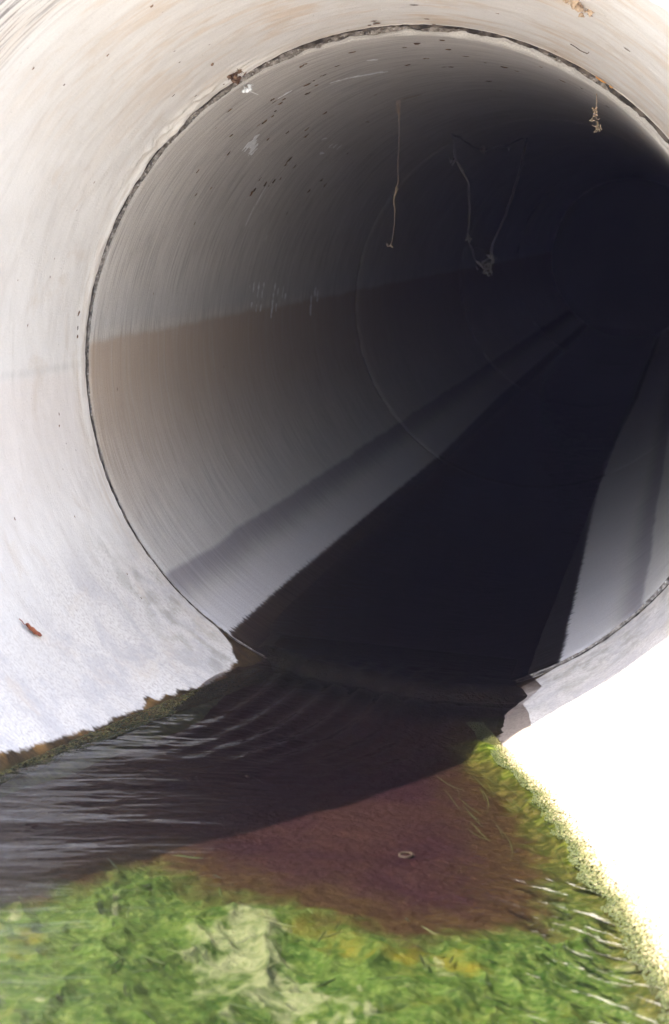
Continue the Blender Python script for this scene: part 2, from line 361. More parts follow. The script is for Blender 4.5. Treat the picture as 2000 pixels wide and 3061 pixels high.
def concrete_pipe():
    rt = thing('pipe_outlet', 'pale concrete outlet pipe with ochre streaked crown, in front of the open joint', 'concrete pipe', (0, -2, -1.2))
    m = MB()
    NU, NY = 760, 210
    u = np.linspace(-np.pi, np.pi, NU+1)[:, None]; t = np.linspace(0, 1, NY+1)[None, :]**1.35
    ud = u/D2R; ye = yend(ud)
    y0 = .006*fbm(P3(ud*.9, 1, 0), 4, 9)-.004
    y = y0+(ye-y0)*t
    au = np.abs(ud)
    left = sst(15, 35, -ud)*(.25+.75*sst(90, 60, -ud))*sst(118, 95, -ud)
    ridge = left*np.exp(-((y+.030)/.022)**2)*(.010+.011*fbm(P3(ud*.3, y*40, 0), 4, 11))
    ridge += left*sst(-.16, -.06, y)*.008*np.clip(fbm(P3(ud*.16, y*46, 5), 5, 13)+.05, 0, 1)
    ridge += sst(25, 45, -ud)*sst(75, 50, -ud)*np.exp(-((y+.075)/.03)**2)*.016*np.clip(fbm(P3(ud*.5, y*30, 3), 4, 12)+.1, 0, 1)
    dr = .004*fbm(P3(u*3, y*3, 0), 4, 2)+.0012*fbm(P3(u*25, y*60, 0), 3, 3)-ridge
    we = np.where(ud < 0, np.interp(y, WETL_Y, WETL_U), np.interp(y, WETR_Y, WETR_U))
    wet = (au-we)*D2R
    tt = np.linspace(0, 1, 9)[None, :]; jag = .02*fbm(P3(u*9, tt*3, 0), 4, 8)*np.sin(np.pi*tt)
    tj = np.linspace(0, 1, 5)[None, :]; one = np.ones_like(u)
    Y = [y, (ye+jag)[:, 1:], (ye+(y0-ye)*tt)[:, 1:], (y0+0*tj)[:, 1:]]
    DR = [dr, (.14*tt*one)[:, 1:], (.14+0*tt*one)[:, 1:], (.14*(1-tj)*one)[:, 1:]]
    VV = [y, (ye-tt*.1)[:, 1:], (ye+(y0-ye)*tt)[:, 1:], (0*y0*tj)[:, 1:]]
    WW = [wet]+[np.full(q.shape, -1.) for q in Y[1:]]
    Yc = np.concatenate(Y, 1); uu = np.broadcast_to(u, Yc.shape)
    m.grid(outlet_pt(uu, Yc, np.concatenate(DR, 1)), np.stack([uu, np.concatenate(VV, 1)], -1), wet=np.concatenate(WW, 1).ravel())
    uc = np.linspace(-np.pi, np.pi, 361)[:, None]
    m.build('pipe_body', M_OUT, rt, org=(0, -2, -1.2), sharp=50)
    # black filler seen in the open joint
    s = MB(); ue = np.linspace(-np.pi, np.pi, 1201)[:, None]; ude = ue/D2R; tq = np.linspace(0, 1, 6)[None, :]
    rn = R0+CX*np.sin(ue)+CZ*np.cos(ue)
    wv = (.003+.0065*sst(-75, 10, ude)*sst(125, 70, ude)+.003*sst(-100, -112, ude)*sst(-145, -130, ude))*np.clip(.75+1.5*fbm(P3(ude*.35, 0, 2), 5, 14), .1, 2)
    ri = np.maximum(rn-wv, 1.001); rr = ri+(1.11-ri)*tq**2
    s.grid(P3(rr*np.sin(ue), .012-.006*tq+.004*fbm(P3(ude*.8, rr*60, 0), 3, 15), rr*np.cos(ue)))
    rb = ri+.002+0*tq; s.grid(P3(rb*np.sin(ue), .012+.03*tq+0*ue, rb*np.cos(ue))) if False else None
    s.build('joint_filler', M_DARK, rt, org=(0, -2, -1.2))
    return rt
outlet = concrete_pipe()

def sect_wet(u, y):
    ud = np.abs(u)/D2R
    l = np.interp(y, [0, 1.2, 3, 6, 10, 20], [147.6, 147.4, 148, 149, 147, 147]); r_ = np.interp(y, [0, 1.2, 3.9, 6.4, 11.2, 20], [150, 151.6, 155.3, 158, 154.3, 154])
    return (ud-np.where(u < 0, l, r_))*D2R
LABELS = ['grey pipe section right behind the open joint, brown stain and white scuffs on it',
          'second pipe section beyond the inner joint, dark grey, its wall just readable in the gloom',
          'third pipe section deep in the dark, a faint ring where it starts',
          'last pipe section, lost in black at the far end of the bore']
def lip_er(ud, k):
    return np.clip(fbm(P3(ud*.5, 2, k), 5, 21)*.016+.005, 0, .03)*(.2+.8*sst(-60, 0, ud)*sst(125, 70, ud))+.013*sst(-25, 20, ud)*sst(110, 70, ud)
sections = []
uc_ = np.linspace(-np.pi, np.pi, 121)[:, None]
for k in range(4):
    ya, yb = k*SECL+(.03 if k == 0 else .012), (k+1)*SECL-.012
    org = (0, (ya+yb)/2, -1.12)
    rt = thing('pipe_section', LABELS[k], 'concrete pipe', org, 'concrete pipe sections in the bore')
    NU, NY = ((760, 150), (420, 50), (240, 20), (180, 10))[k]
    u = np.linspace(-np.pi, np.pi, NU+1)[:, None]; ud = u/D2R; t = np.linspace(0, 1, NY+1)[None, :]**(1.6 if k == 0 else 1.3)
    er = lip_er(ud, k)
    y0 = ya+er*.5; y = y0+(yb-y0)*t
    chip = er*np.exp(-((y-y0)/.018)**2)+(.008 if k else .003)*np.exp(-((y-ya)/.02)**2)+np.clip(.014+.02*fbm(P3(ud*.12, 5, k), 4, 25), .002, .05)*np.exp(-((y-yb)/.03)**2)
    R = 1.0+chip+.002*fbm(P3(u*4, y*4, k), 3, 22)+.0008*vn(P3(u*6, y*90, 0), 23)
    tt = np.linspace(0, 1, 5)[None, :]; tb = np.linspace(0, 1, 4)[None, :]
    Y = np.concatenate([y, (yb+0*u*tb)[:, 1:], (yb+(ya+.03-yb)*tt+0*u)[:, 1:]], 1)
    RR = np.concatenate([R, (R[:, -1:]+(1.12-R[:, -1:])*tb)[:, 1:], (1.12+0*u*tt)[:, 1:]], 1); uu = np.broadcast_to(u, Y.shape)
    wt = sect_wet(u, y); wt = np.concatenate([wt, np.full((len(u), Y.shape[1]-wt.shape[1]), -1.)], 1)
    m = MB(); m.grid(P3(RR*np.sin(uu), Y, RR*np.cos(uu)), np.stack([uu, Y], -1), wet=wt.ravel())
    m.build('pipe_body', M_SEC, rt, org=org, sharp=50)
    e = MB()
    ue = np.linspace(-np.pi, np.pi, 901 if k == 0 else 301)[:, None]; ude = ue/D2R
    er2 = lip_er(ude, k)
    te = np.linspace(0, 1, 15)[None, :]; r_ = 1.0+er2+(.009 if k else .003)+(.1-er2)*te
    ye_ = ya+er2*.5*(1-te)+.010*fbm(P3(ude*1.2, r_*90, 0), 4, 31)*np.minimum(te*6, 1)
    e.grid(P3(r_*np.sin(ue), ye_, r_*np.cos(ue)))
    e.build('broken_lip', M_AGG if k == 0 else M_DARK, rt, org=org)
    if k == 3:  # added cap, keeps sky light out of the far end
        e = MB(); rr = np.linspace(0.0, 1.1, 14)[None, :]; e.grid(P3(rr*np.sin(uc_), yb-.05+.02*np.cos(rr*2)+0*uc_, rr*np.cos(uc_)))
        e.build('sky_block_plug', M_PLUG, rt, org=org)
    sections.append((rt, org))

# ------------------------------------------------------------------ water and bed
def ylip(x): return np.interp(x, [-.6, -.51, -.26, -.07, .14, .3, .5], [.2, .16, -.09, -.16, -.22, -.18, -.1])
def wz(x, y):
    yl = ylip(x); t = sst(yl-.10, yl+.0, y)
    return (-.972-.05*x+.036*sst(-.80, -.25, y))*(1-t)+(-.900-.045*x)*t
def half(y, z):
    r = np.where(y < 0, R0-K*np.minimum(y, 0)+.05, 1.05); r = np.minimum(r, 1.42)
    return np.sqrt(np.maximum(r*r-z*z, .02))
def water():
    m = MB()
    def part(y0, y1, ny, nx):
        y = np.linspace(y0, y1, ny)[None, :]; a = np.linspace(-1, 1, nx)[:, None]
        x = a*half(y, wz(0, y)); z = wz(x, y)
        near = sst(-.02, -.12, y)
        # standing ripples across the flow, bending away from the lip
        ph = (x+.30*(y+.1)**2*.6)*1.0
        lat = np.exp(-((x+.12)/.30)**2)*sst(-1.6, -.5, y)
        z = z+near*lat*.0050*np.sin(2*np.pi*ph/.085+1.4*fbm(P3(x*3, y*3, 0), 3, 41))*(.4+.9*np.clip(fbm(P3(x*5, y*1.4, 4), 3, 44)+.4, 0, 1))
        # long low ripples running with the flow, seen edge on from the bank
        w2 = sst(.35, -.3, x)*sst(-.35, -.9, y); q = y-.42*x
        wq = q+.05*fbm(P3(x*2.5, y*3, 2), 3, 42)
        z = z+near*w2*(.0095*fbm(P3(x*2.2, wq*6.5, 0), 4, 47)+.0009*(1-np.abs(fbm(P3(x*2.8, wq*13, 3), 3, 49))*2.2).clip(0, 1)**3+.0003*fbm(P3(x*4, wq*34, 0), 2, 48))
        z = z+near*.0007*fbm(P3(x*5, wq*20, 0), 3, 43)*sst(.7, -.5, x)
        gl = sst(.25, .6, x)*sst(-1.5, -2.1, y)
        z = z+gl*.0065*fbm(P3((x-.6*y)*8, (y+.6*x)*22, 6), 4, 46)
        z = z+.0015*fbm(P3(x*16, y*26, 0), 3, 45)*np.exp(-((y+.09)/.09)**2)
        m.grid(P3(x, y, z))
    part(-3.9, .06, 760, 330); part(.06, 22.9, 60, 20)
    return structure(m.build('water', M_WAT))
water()
YLX = [-1.3, -.54, -.46, -.39, -.29, -.2, -.13, .08, .23, .36, .47, .57, .7, 1.3]
YLY = [-2.75, -2.36, -2.28, -2.16, -1.97, -2.06, -2.12, -2.19, -2.25, -2.29, -2.16, -2.06, -2.0, -2.0]
CRX = [-4.4, -2.9, -2.262, -2.01, -1.59, -1.123, -.66, -.43, -.2, .0]     # right water contact, y -> x
CRV = [1.25, 1.0, .862, .80, .68, .553, .37, .30, .24, .2]
def bed():
    m = MB()
    def part(y0, y1, ny, nx):
        y = np.linspace(y0, y1, ny)[None, :]; a = np.linspace(-1, 1, nx)[:, None]
        x = a*half(y, wz(0, y)-.02)
        wl = -.972-.05*x+.036*sst(-.80, -.25, y)
        d = .030+.012*fbm(P3(x*3, y*3, 0), 3, 51)
        pur = np.minimum(y-np.interp(x, YLX, YLY), (np.interp(y, [-2.3, -1.83, -1.39, -.99, -.67], [.60, .54, .47, .39, .31])-x)*1.3)
        fol = sst(.10, -.25, pur)
        wx = x+.10*fbm(P3(x*5, y*5, 1), 3, 52); wy = y+.14*fbm(P3(x*5, y*5, 7), 3, 53)
        fold = 1-np.abs(vn(P3(wx*5.5, wy*3.6, 0), 54)); f2 = 1-np.abs(vn(P3(wx*15, wy*10, 0), 55))
        z = wl-d+fol*(.036*(fold**2.5)+.016*f2**2+.007*fbm(P3(x*40, y*40, 0), 4, 56)-.026)
        z = z+.0025*fbm(P3(x*60, y*60, 0), 3, 57)
        z = np.minimum(z, wl-.003)
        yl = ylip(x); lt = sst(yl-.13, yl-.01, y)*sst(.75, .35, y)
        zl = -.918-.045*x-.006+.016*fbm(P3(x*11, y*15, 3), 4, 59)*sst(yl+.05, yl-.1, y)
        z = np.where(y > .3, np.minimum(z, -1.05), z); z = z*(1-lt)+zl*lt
        edge = np.interp(y, CRX, CRV)-x
        z = z+(wl+.001-z)*sst(.12, .03, edge)*sst(-.03, -.005, edge)*sst(-.45, -.7, y)
        z = z-.10*sst(-.0, -.05, edge)*sst(-.42, -.6, y)
        edge = edge+1.0*sst(-.62, -.42, y)
        pale = np.exp(-(((x-.02+(y+2.5)*.22)/(.05+.16*sst(-2.2, -2.75, y)))**2))*sst(-3.3, -2.7, y)*sst(-2.14, -2.3, y)*.57+.25*fbm(P3(x*4, y*4, 8), 3, 58)
        wx = x+.05*fbm(P3(x*4, y*4, 1), 3, 152); wy = y+.05*fbm(P3(x*4, y*4, 7), 3, 153)
        sa = .30*wx-.95*wy; ta = .95*wx+.30*wy
        pale = pale+.55*sst(.22, .42, fbm(P3(ta*11, sa*3.2, 0), 4, 60))*sst(.05, -.2, pur)
        cn = 1-np.abs(vn(P3(ta*8.5, sa*2.6, 0), 160)); cn2 = 1-np.abs(vn(P3(ta*3, sa*7, 5), 161))
        crease = sst(.92, .99, cn)*sst(.05, .25, fbm(P3(x*4, y*4, 9), 3, 162)+.08)+.8*sst(.94, .99, cn2)*sst(.1, .3, fbm(P3(x*5, y*5, 3), 3, 163))
        z = z-.006*crease*fol
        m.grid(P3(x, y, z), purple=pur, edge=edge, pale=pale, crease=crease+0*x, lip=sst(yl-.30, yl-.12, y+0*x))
    part(-3.9, .8, 760, 380)
    return structure(m.build('stream_bed', M_BED))
bed()

# ------------------------------------------------------------------ beaded algae crust along both water edges
ico = None
def ico_vf(sub):
    import bmesh
    bm = bmesh.new(); bmesh.ops.create_icosphere(bm, subdivisions=sub, radius=1)
    V = np.array([v.co[:] for v in bm.verts]); F = np.array([[v.index for v in f.verts] for f in bm.faces]); bm.free(); return V, F
IV, IF = ico_vf(1); IV2, IF2 = ico_vf(2)
rng = np.random.default_rng(7)
LCY = [-4.4, -2.4, -1.31, -1.07, -.86, -.47, -.27, -.1]; LCV = [-1.2, -1.02, -.86, -.78, -.67, -.57, -.50, -.44]
def crust(name, side, n, mat, ylo, yhi, dens, label):
    m = MB(); Vs, Fs, A = [], [], []; base = 0
    for i in range(n):
        y = ylo+(yhi-ylo)*rng.random()**dens
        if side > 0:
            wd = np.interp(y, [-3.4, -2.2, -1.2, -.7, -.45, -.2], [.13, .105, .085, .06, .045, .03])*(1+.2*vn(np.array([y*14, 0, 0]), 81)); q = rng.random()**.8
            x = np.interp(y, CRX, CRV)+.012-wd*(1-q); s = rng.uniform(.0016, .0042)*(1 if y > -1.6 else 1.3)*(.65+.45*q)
            rnd = np.clip(q*1.05-.08+rng.normal(0, .12), .14, 1)*(.12+.88*float(sst(-.45, -.95, y)))  # bead colour darkened towards the joint, painting in the shaded stretch
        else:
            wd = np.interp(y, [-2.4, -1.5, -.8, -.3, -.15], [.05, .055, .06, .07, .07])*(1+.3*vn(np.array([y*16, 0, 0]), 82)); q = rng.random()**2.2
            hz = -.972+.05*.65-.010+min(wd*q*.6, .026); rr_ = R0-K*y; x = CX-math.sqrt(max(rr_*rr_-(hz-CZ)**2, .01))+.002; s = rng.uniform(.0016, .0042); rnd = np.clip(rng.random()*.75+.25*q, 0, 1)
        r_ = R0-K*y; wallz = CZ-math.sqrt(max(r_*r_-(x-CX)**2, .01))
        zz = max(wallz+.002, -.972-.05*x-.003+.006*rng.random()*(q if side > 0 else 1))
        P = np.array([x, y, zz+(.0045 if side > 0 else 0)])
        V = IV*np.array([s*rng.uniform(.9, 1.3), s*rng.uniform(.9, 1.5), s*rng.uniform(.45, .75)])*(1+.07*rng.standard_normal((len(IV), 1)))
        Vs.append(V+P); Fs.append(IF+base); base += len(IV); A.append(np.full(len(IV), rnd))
    m.faces(np.vstack(Vs), np.vstack(Fs), rnd=np.concatenate(A))
    return tag(m.build(name, mat), label, 'algae', kind='stuff')
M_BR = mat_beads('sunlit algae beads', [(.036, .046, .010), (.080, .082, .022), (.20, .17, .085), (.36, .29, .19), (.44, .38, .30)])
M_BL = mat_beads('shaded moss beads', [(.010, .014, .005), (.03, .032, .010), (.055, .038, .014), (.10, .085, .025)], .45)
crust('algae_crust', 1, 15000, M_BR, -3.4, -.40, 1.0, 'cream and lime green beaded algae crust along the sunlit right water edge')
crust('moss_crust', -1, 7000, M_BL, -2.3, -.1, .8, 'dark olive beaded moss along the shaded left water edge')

def strands():
    g = np.random.default_rng(31); m = MB()
    def one(x, y, ang, ln, rad, rnd, lift=.004):
        n = 9; t = np.linspace(0, 1, n); cx = g.normal(0, .12)
        px = x+np.cumsum(np.cos(ang+cx*t*2))*ln/n; py = y+np.cumsum(np.sin(ang+cx*t*2))*ln/n
        pz = -.972-.05*px-lift+.001*np.sin(t*7)
        k = m.n; m.tube(np.stack([px, py, pz], -1), rad*np.sin(np.pi*np.clip(t, .04, .96))**.6, 4)
        m.at.setdefault('rnd', []).append(np.full(m.n-k, rnd))
    for i in range(150):
        y = g.uniform(-3.3, -1.9); x = g.uniform(-1.05, 1.0)
        if y > np.interp(x, YLX, YLY)+.02: continue
        if x > np.interp(y, CRX, CRV)-.05: continue
        one(x, y, -math.pi/2+.35*x+g.normal(0, .75), g.uniform(.02, .10), g.uniform(.001, .0028), np.clip(g.normal(.33, .28), 0, 1), g.uniform(.003, .014))
    for i in range(24):
        y = g.uniform(-1.6, -.9); x = np.interp(y, CRX, CRV)-g.uniform(.08, .30)
        one(x, y, -math.pi/2+.36+g.normal(0, .04), g.uniform(.06, .30), g.uniform(.0006, .0011), g.uniform(.3, .6), .006)
    return tag(m.build('algae_strands', M_STR), 'pale and dark green algae filaments combed along by the flow', 'algae', kind='stuff')
M_STR = mat_beads('algae strands', [(.008, .016, .005), (.03, .055, .010), (.07, .095, .025), (.13, .15, .065)], .6)
strands()

# ------------------------------------------------------------------ ground and bank outside the pipe
def ground():
    m = MB(); xs = np.concatenate([-np.geomspace(400, 4, 26), np.linspace(-3.6, 3.6, 37), np.geomspace(4, 400, 26)])[:, None]
    ys = np.concatenate([-np.geomspace(400, 14, 24), np.linspace(-13, 26, 60), np.geomspace(28, 400, 24)])[None, :]
    z = -1.12+.05*fbm(P3(xs*.7, ys*.7, 0), 3, 61)*np.minimum(1, np.abs(xs)/1.6)
    inside = (np.abs(xs) < 2.0)*sst(-9, -6, ys)*1.0
    z = z-.75*sst(2.1, 1.5, np.abs(xs))*sst(-5.2, -4.4, ys)
    bank = sst(1.2, 2.0, np.abs(xs))*sst(-4.0, -4.6, ys)*.12
    m.grid(P3(xs, ys, z+bank-0*inside)); return structure(m.build('ground', M_SAND))
ground()
def bank():
    m = MB(); a = np.linspace(-118, 118, 121)[:, None]*D2R; t = np.linspace(0, 1, 60)[None, :]
    def ys(z): return -1.0-(1.5-z)*1.0
    r_in = 1.30+0*a
    for _ in range(8):
        r_in = R0-K*ys(CZ+r_in*np.cos(a))+.13
    r_ = r_in+(24-r_in)*t**2.4
    zz = r_*np.cos(a); x = r_*np.sin(a)
    over = np.maximum(zz-2.2, 0); z = np.clip(zz, -1.25, 2.2)-np.clip((over-17)*1.2, 0, 3.6)
    y = ys(z)+over*1.6
    n = fbm(P3(x*1.2, zz*1.2, 0), 4, 63)*.12*np.minimum(t*8, 1); n2 = .02*fbm(P3(x*9, zz*9, 0), 3, 64)
    m.grid(P3(x, y-n-n2, z+n*.4)); return structure(m.build('hill_slope', M_SOIL))
bank()
def bounce_apron():  # unseen pale slab, added to bounce sunlight into the pipe
    m = MB(); x = np.linspace(-2.6, 2.6, 40)[:, None]; y = np.linspace(-14, -3.88, 60)[None, :]
    z = -.965+.006*fbm(P3(x*2, y*2, 0), 4, 66)+0*x
    z = np.where(y < -13.7, -1.3, z); z = np.where(y > -3.95, -1.3, z); z = np.where(np.abs(x) > 2.55, -1.3, z)
    m.grid(P3(x, y, z)); return structure(m.build('bounce_slab', M_SAND))
bounce_apron()

# ------------------------------------------------------------------ marks and dirt on the walls
def frame_sec(ud, y, dr=0.):
    u = ud*D2R; n = np.array([-math.sin(u), 0, -math.cos(u)]); P = -n*(1.0-dr); P[1] = y
    return P, n, np.array([math.cos(u), 0, -math.sin(u)]), np.array([0, 1., 0])
def frame_out(ud, y, dr=0.):
    u = ud*D2R; n = np.array([-math.sin(u), 0, -math.cos(u)]); r_ = R0-K*min(y, 0)-dr
    P = np.array([CX, 0, CZ])-n*r_; P[1] = y
    return P, n, np.array([math.cos(u), 0, -math.sin(u)]), np.array([0, 1., 0])
def strokes(segs, w, parent, org, label=None, seed=1):
    g = np.random.default_rng(seed)
    for k, ((u0, y0), (u1, y1)) in enumerate(segs):
        m = MB()
        n = max(8, int(abs(u1-u0)*D2R/.004+abs(y1-y0)/.008)); t = np.linspace(0, 1, n)
        uu = u0+(u1-u0)*t; yy = y0+(y1-y0)*t
        env = np.clip(np.sin(np.pi*t)**.5, .03, 1)
        wa = w*.5*env*np.clip(.55+1.3*fbm(P3(t*n*.22, k, seed), 3, 70), .03, 1.3)
        wb = w*.5*env*np.clip(.55+1.3*fbm(P3(t*n*.22, k, seed+50), 3, 75), .03, 1.3)
        rows = []
        d = np.array([(u1-u0)*D2R, y1-y0]); d /= np.linalg.norm(d)+1e-9
        for i in range(n):
            r_ = []
            for e, dr in ((-wa[i], .0001), (-wa[i]*.5, .0014), (wb[i]*.5, .0014), (wb[i], .0001)):
                P, _, tu, ty = frame_sec(uu[i], yy[i], dr); r_.append(P+(tu*-d[1]+ty*d[0])*e)
            rows.append(r_)
        m.grid(np.array(rows))
        o = m.build('scuff_mark', M_SCUFF, parent, org=org)
        if label: o['label'] = label
SCA=[((-80.52,2.636),(-83.03,2.646)),((-80.7,2.755),(-84.68,2.763)),((-81.14,2.874),(-82.06,2.864)),((-82.33,2.868),(-84.86,2.864)),((-81.05,2.552),(-81.84,2.555)),((-85.4,2.657),(-86.68,2.649)),((-86.13,2.765),(-88.09,2.76)),((-86.35,2.878),(-88.15,2.849)),((-81.41,3.154),(-85.79,3.147)),((-85.8,3.155),(-90.36,3.122)),((-82.93,3.245),(-85.14,3.241)),((-86.79,3.241),(-88.97,3.231)),((-82.56,3.364),(-85.93,3.371)),((-84.65,3.44),(-86.35,3.447)),((-84.29,4.291),(-87.01,4.29)),((-85.31,4.363),(-88.68,4.374)),((-86.53,4.189),(-92.22,4.189))]
SCB=[((-48.08,1.066),(-43.26,1.085)),((-48.13,1.116),(-44.61,1.14)),((-49.08,1.245),(-45.55,1.203)),((-48.83,1.278),(-46.87,1.265)),((-46.67,1.06),(-44.38,1.089)),((-48.41,1.228),(-46.32,1.193)),((-47.2,1.15),(-45.2,1.16))]
SCC=[((-33.55,.691),(-30.45,.696))]
SCD=[((-25.34,.981),(-21.97,1.063)),((-21.97,1.063),(-19.16,1.147)),((-19.65,1.14),(-15.36,1.261)),((-14.85,.698),(-13.65,.767))]
SCE=[((-66.31,2.05),(-61.42,2.031)),((-61.08,2.042),(-56.3,2.02)),((-70.19,2.607),(-68.7,2.613))]
SCF=[((-43.15,2.61),(-41.57,2.596)),((-43.11,2.709),(-41.47,2.709)),((-43.07,2.811),(-41.61,2.827)),((-41.19,2.266),(-40.5,2.337)),((-44.91,2.534),(-45.08,2.646))]
r0_, o0_ = sections[0]
strokes(SCA, .055, r0_, o0_, 'row of short white vertical scrape marks at the stain line', 1)
strokes(SCB, .085, r0_, o0_, 'broad white smear high on the left wall', 2)
strokes(SCC, .04, r0_, o0_, None, 3); strokes(SCD, .036, r0_, o0_, 'long white scratch across the crown', 4)
strokes(SCE, .007, r0_, o0_, 'thin long scratch up the left wall', 5); strokes(SCF, .03, r0_, o0_, None, 6)

FLD=[((-39.85,.939),9),((-34.47,.814),8),((-33.23,.773),6),((-36.71,.895),7),((-38.13,.956),6),((-27.77,.745),9),((-29.77,.956),9),((-27.06,.875),6),((-33.65,1.681),7),((-39.25,.288),6),((-44.89,.679),7),((-49.17,.893),5),((-53.98,.653),5),((-59.31,.866),5),((-23.67,.261),7),((-22.9,.247),5),((-58.22,1.812),8),((-57.19,1.826),8),((-54.48,1.785),5),((-55.67,1.958),7),((-55.91,2.054),5),((-54.45,2.083),8),((-53.76,2.185),6),((-49.84,2.055),7),((-48.51,2.039),8),((-50.02,2.273),6),((-39.3,1.757),6),((-41.27,1.892),6),((-41.31,1.494),6),((-43.96,1.294),6),((-32.53,2.711),5),((-41.14,.913),4),((-43.77,3.181),5),((-52.87,3.149),8),((-54.5,3.329),7),((-56.4,3.03),7),((-43.93,.379),3),((-57.64,1.037),4),((-63.03,2.832),4),((-65.8,1.096),4),((-23.7,.706),5),((-26.16,.736),5),((-20.06,.599),6),((-14.97,.339),6),((-34.31,.634),7),((-34.6,.704),4),
 ((-3.12,.34),12),((2.47,.19),8),((1.14,.591),9),((8.43,1.244),9),((-3.7,1.452),6),((-.04,2.297),8),((-.94,2.983),6),((-6.41,.473),6),((-23.64,1.929),4),((-32.57,2.678),4),((5.01,1.147),5),((2.66,.884),6),((-10.52,1.154),7),((-5.84,.976),6),((21.57,.966),6),((26.33,.778),5),((19.,.509),5),((10.49,1.371),5),((-14.52,.344),6),((-4.93,1.435),5),((30.99,1.156),5),((-80.2,.8),3),((-97.3,.35),3),((-99.,2.05),3),((-95.3,3.15),3)]
FLN=[((-40.989,-.863),4),((-47.126,-1.166),4),((-36.571,-.445),4),((-35.473,-.55),3),((-47.619,-.932),3),((-65.646,-.323),2),((-60.557,-.303),3),((-73.913,-.354),2),((-76.897,-.35),2),((-84.602,-.451),3),((-77.541,-.573),2),((-29.643,-.028),3),((-31.419,-.882),4),((-31.6,-.967),6),((-31.337,-.427),3),((-40.199,-.104),4),((-40.955,-.036),4),((-41.972,-.245),4),((28.215,-.8),6),((22.816,-.06),4),((-12.776,-.03),3),((-7.537,-.05),7),((-8.899,-.04),6),((-7.796,-.086),5),((1.709,-.016),5),((.878,-.085),5),((34.397,-.673),5),((13.457,-.309),4),((.101,-.265),6),((-99.496,-.234),4),((-101.387,-.246),4),((-96.117,-.45),4),((-94.834,-.591),3),((-102.318,-.574),2),((-116.174,-.333),3),((-108.4,-.293),2),((-128.61,-.215),3),((-112.813,-.713),4),((-104.562,-.222),2),((-106.066,-.164),2),((-99.685,-.357),2),((-107.535,-.497),2),((-133.14,-.243),4),((-85.6,-.073),5),((-87.1,-.069),6),((-83.1,-.08),6)]
def flecks(name, lst, fr, label, mat, seed=3):
    m = MB(); g = np.random.default_rng(seed)
    for (ud, y), s in lst:
        P, n, tu, ty = fr(ud, y, 0.0); s = s/1000.*1.1
        for c in range(g.integers(1, 4)):
            q = P+(tu*g.normal(0, s*.9)+ty*g.normal(0, s*1.2))*(c > 0)
            k = 9; a = np.linspace(0, 2*np.pi, k, endpoint=False); rr = (.55+.7*g.random(k))*s*(1 if c == 0 else .5)
            el = g.uniform(.8, 2.4); di = g.normal(0, .7); ca, sa = math.cos(di), math.sin(di)
            xx = rr*np.cos(a)*el; yy = rr*np.sin(a)*1.2
            ring = q+np.outer(xx*ca-yy*sa, tu)+np.outer(xx*sa+yy*ca, ty)
            V = np.vstack([ring+n*.0008, q+(ring-q)*.55+n*s*.35, [q+n*s*.42]])
            F = [[i, (i+1) % k, k+(i+1) % k] for i in range(k)]+[[i, k+(i+1) % k, k+i] for i in range(k)]+[[k+i, k+(i+1) % k, 2*k] for i in range(k)]
            m.faces(V, F)
    return tag(m.build(name, mat, smooth=False), label, 'dirt', kind='stuff')
flecks('dirt_flecks', FLD, frame_sec, 'scattered brown dirt flecks stuck to the grey wall behind the joint', M_FLECK, 3)
flecks('dirt_specks', FLN, frame_out, 'tiny dark specks dotted over the pale outlet wall', M_FLECK, 4)

# ------------------------------------------------------------------ single small things
def on_wall(fr, ud, y): return fr(ud, y, 0.)
def leaf():
    P, n, tu, ty = frame_out(-127.99, -.959, .002)
    # blade runs down to the right along the wall
    ax = -tu*.62*-1+ty*.55; ax = -tu*.75+ty*.66; ax /= np.linalg.norm(ax); sd = np.cross(n, ax)
    rt = thing('dead_leaf', 'small curled red brown dead leaf stuck low on the pale left wall', 'leaf', P)
    t = np.linspace(-1, 1, 15)[:, None]; a = np.linspace(-1, 1, 7)[None, :]
    wd = .0125*np.sqrt(np.clip(1-t**2, 0, 1))*(1+.25*np.sin(t*9))
    G = P+ax*(t*.034)[..., None]+sd*(a*wd)[..., None]+n*(.002+.006*(a**2)+.004*t**2+.0*a)[..., None]
    m = MB(); m.grid(G); m.build('leaf_blade', M_LEAF, rt, org=P)
    m = MB(); m.tube([P-ax*.032+n*.003, P-ax*.045+n*.006+sd*.003, P-ax*.055+n*.004+sd*.008], .0012); m.build('leaf_stalk', M_LEAF, rt, org=P)
leaf()
def debris_lump(name, fr, ud, y, size, mat, label, cat, seed, n=16):
    P, nn, tu, ty = fr(ud, y, 0.); g = np.random.default_rng(seed); m = MB()
    for i in range(n):
        c = P+tu*g.normal(0, size*.45)+ty*g.normal(0, size*.8)+nn*abs(g.normal(0, size*.25))
        V = IV*size*g.uniform(.15, .42)*(1+.35*g.standard_normal((len(IV), 1)))
        m.faces(c+V, IF)
    for i in range(n):
        c = P+tu*g.normal(0, size*.5)+ty*g.normal(0, size*.8)+nn*size*.2; dd = g.normal(0, 1, 3); dd /= np.linalg.norm(dd)
        m.tube([c-dd*size*.4, c+g.normal(0, size*.06, 3), c+dd*size*.4], size*.035, 4)
    return tag(m.build(name, mat, smooth=False, org=P), label, cat)
debris_lump('mud_nest', frame_out, -33.2, -.05, .030, M_NEST, 'crumbly brown insect nest just above the joint, upper left', 'nest', 5, 22)
debris_lump('debris_lump', frame_out, 26.6, -.85, .030, M_TAN, 'tan crusty debris lump on the outlet crown near the top edge', 'debris', 6, 26)
debris_lump('dirt_spot', frame_out, -33.685, -.258, .008, M_NEST, 'small round dark brown dot on the ochre streaked crown, left of the nest', 'dirt spot', 7, 8)
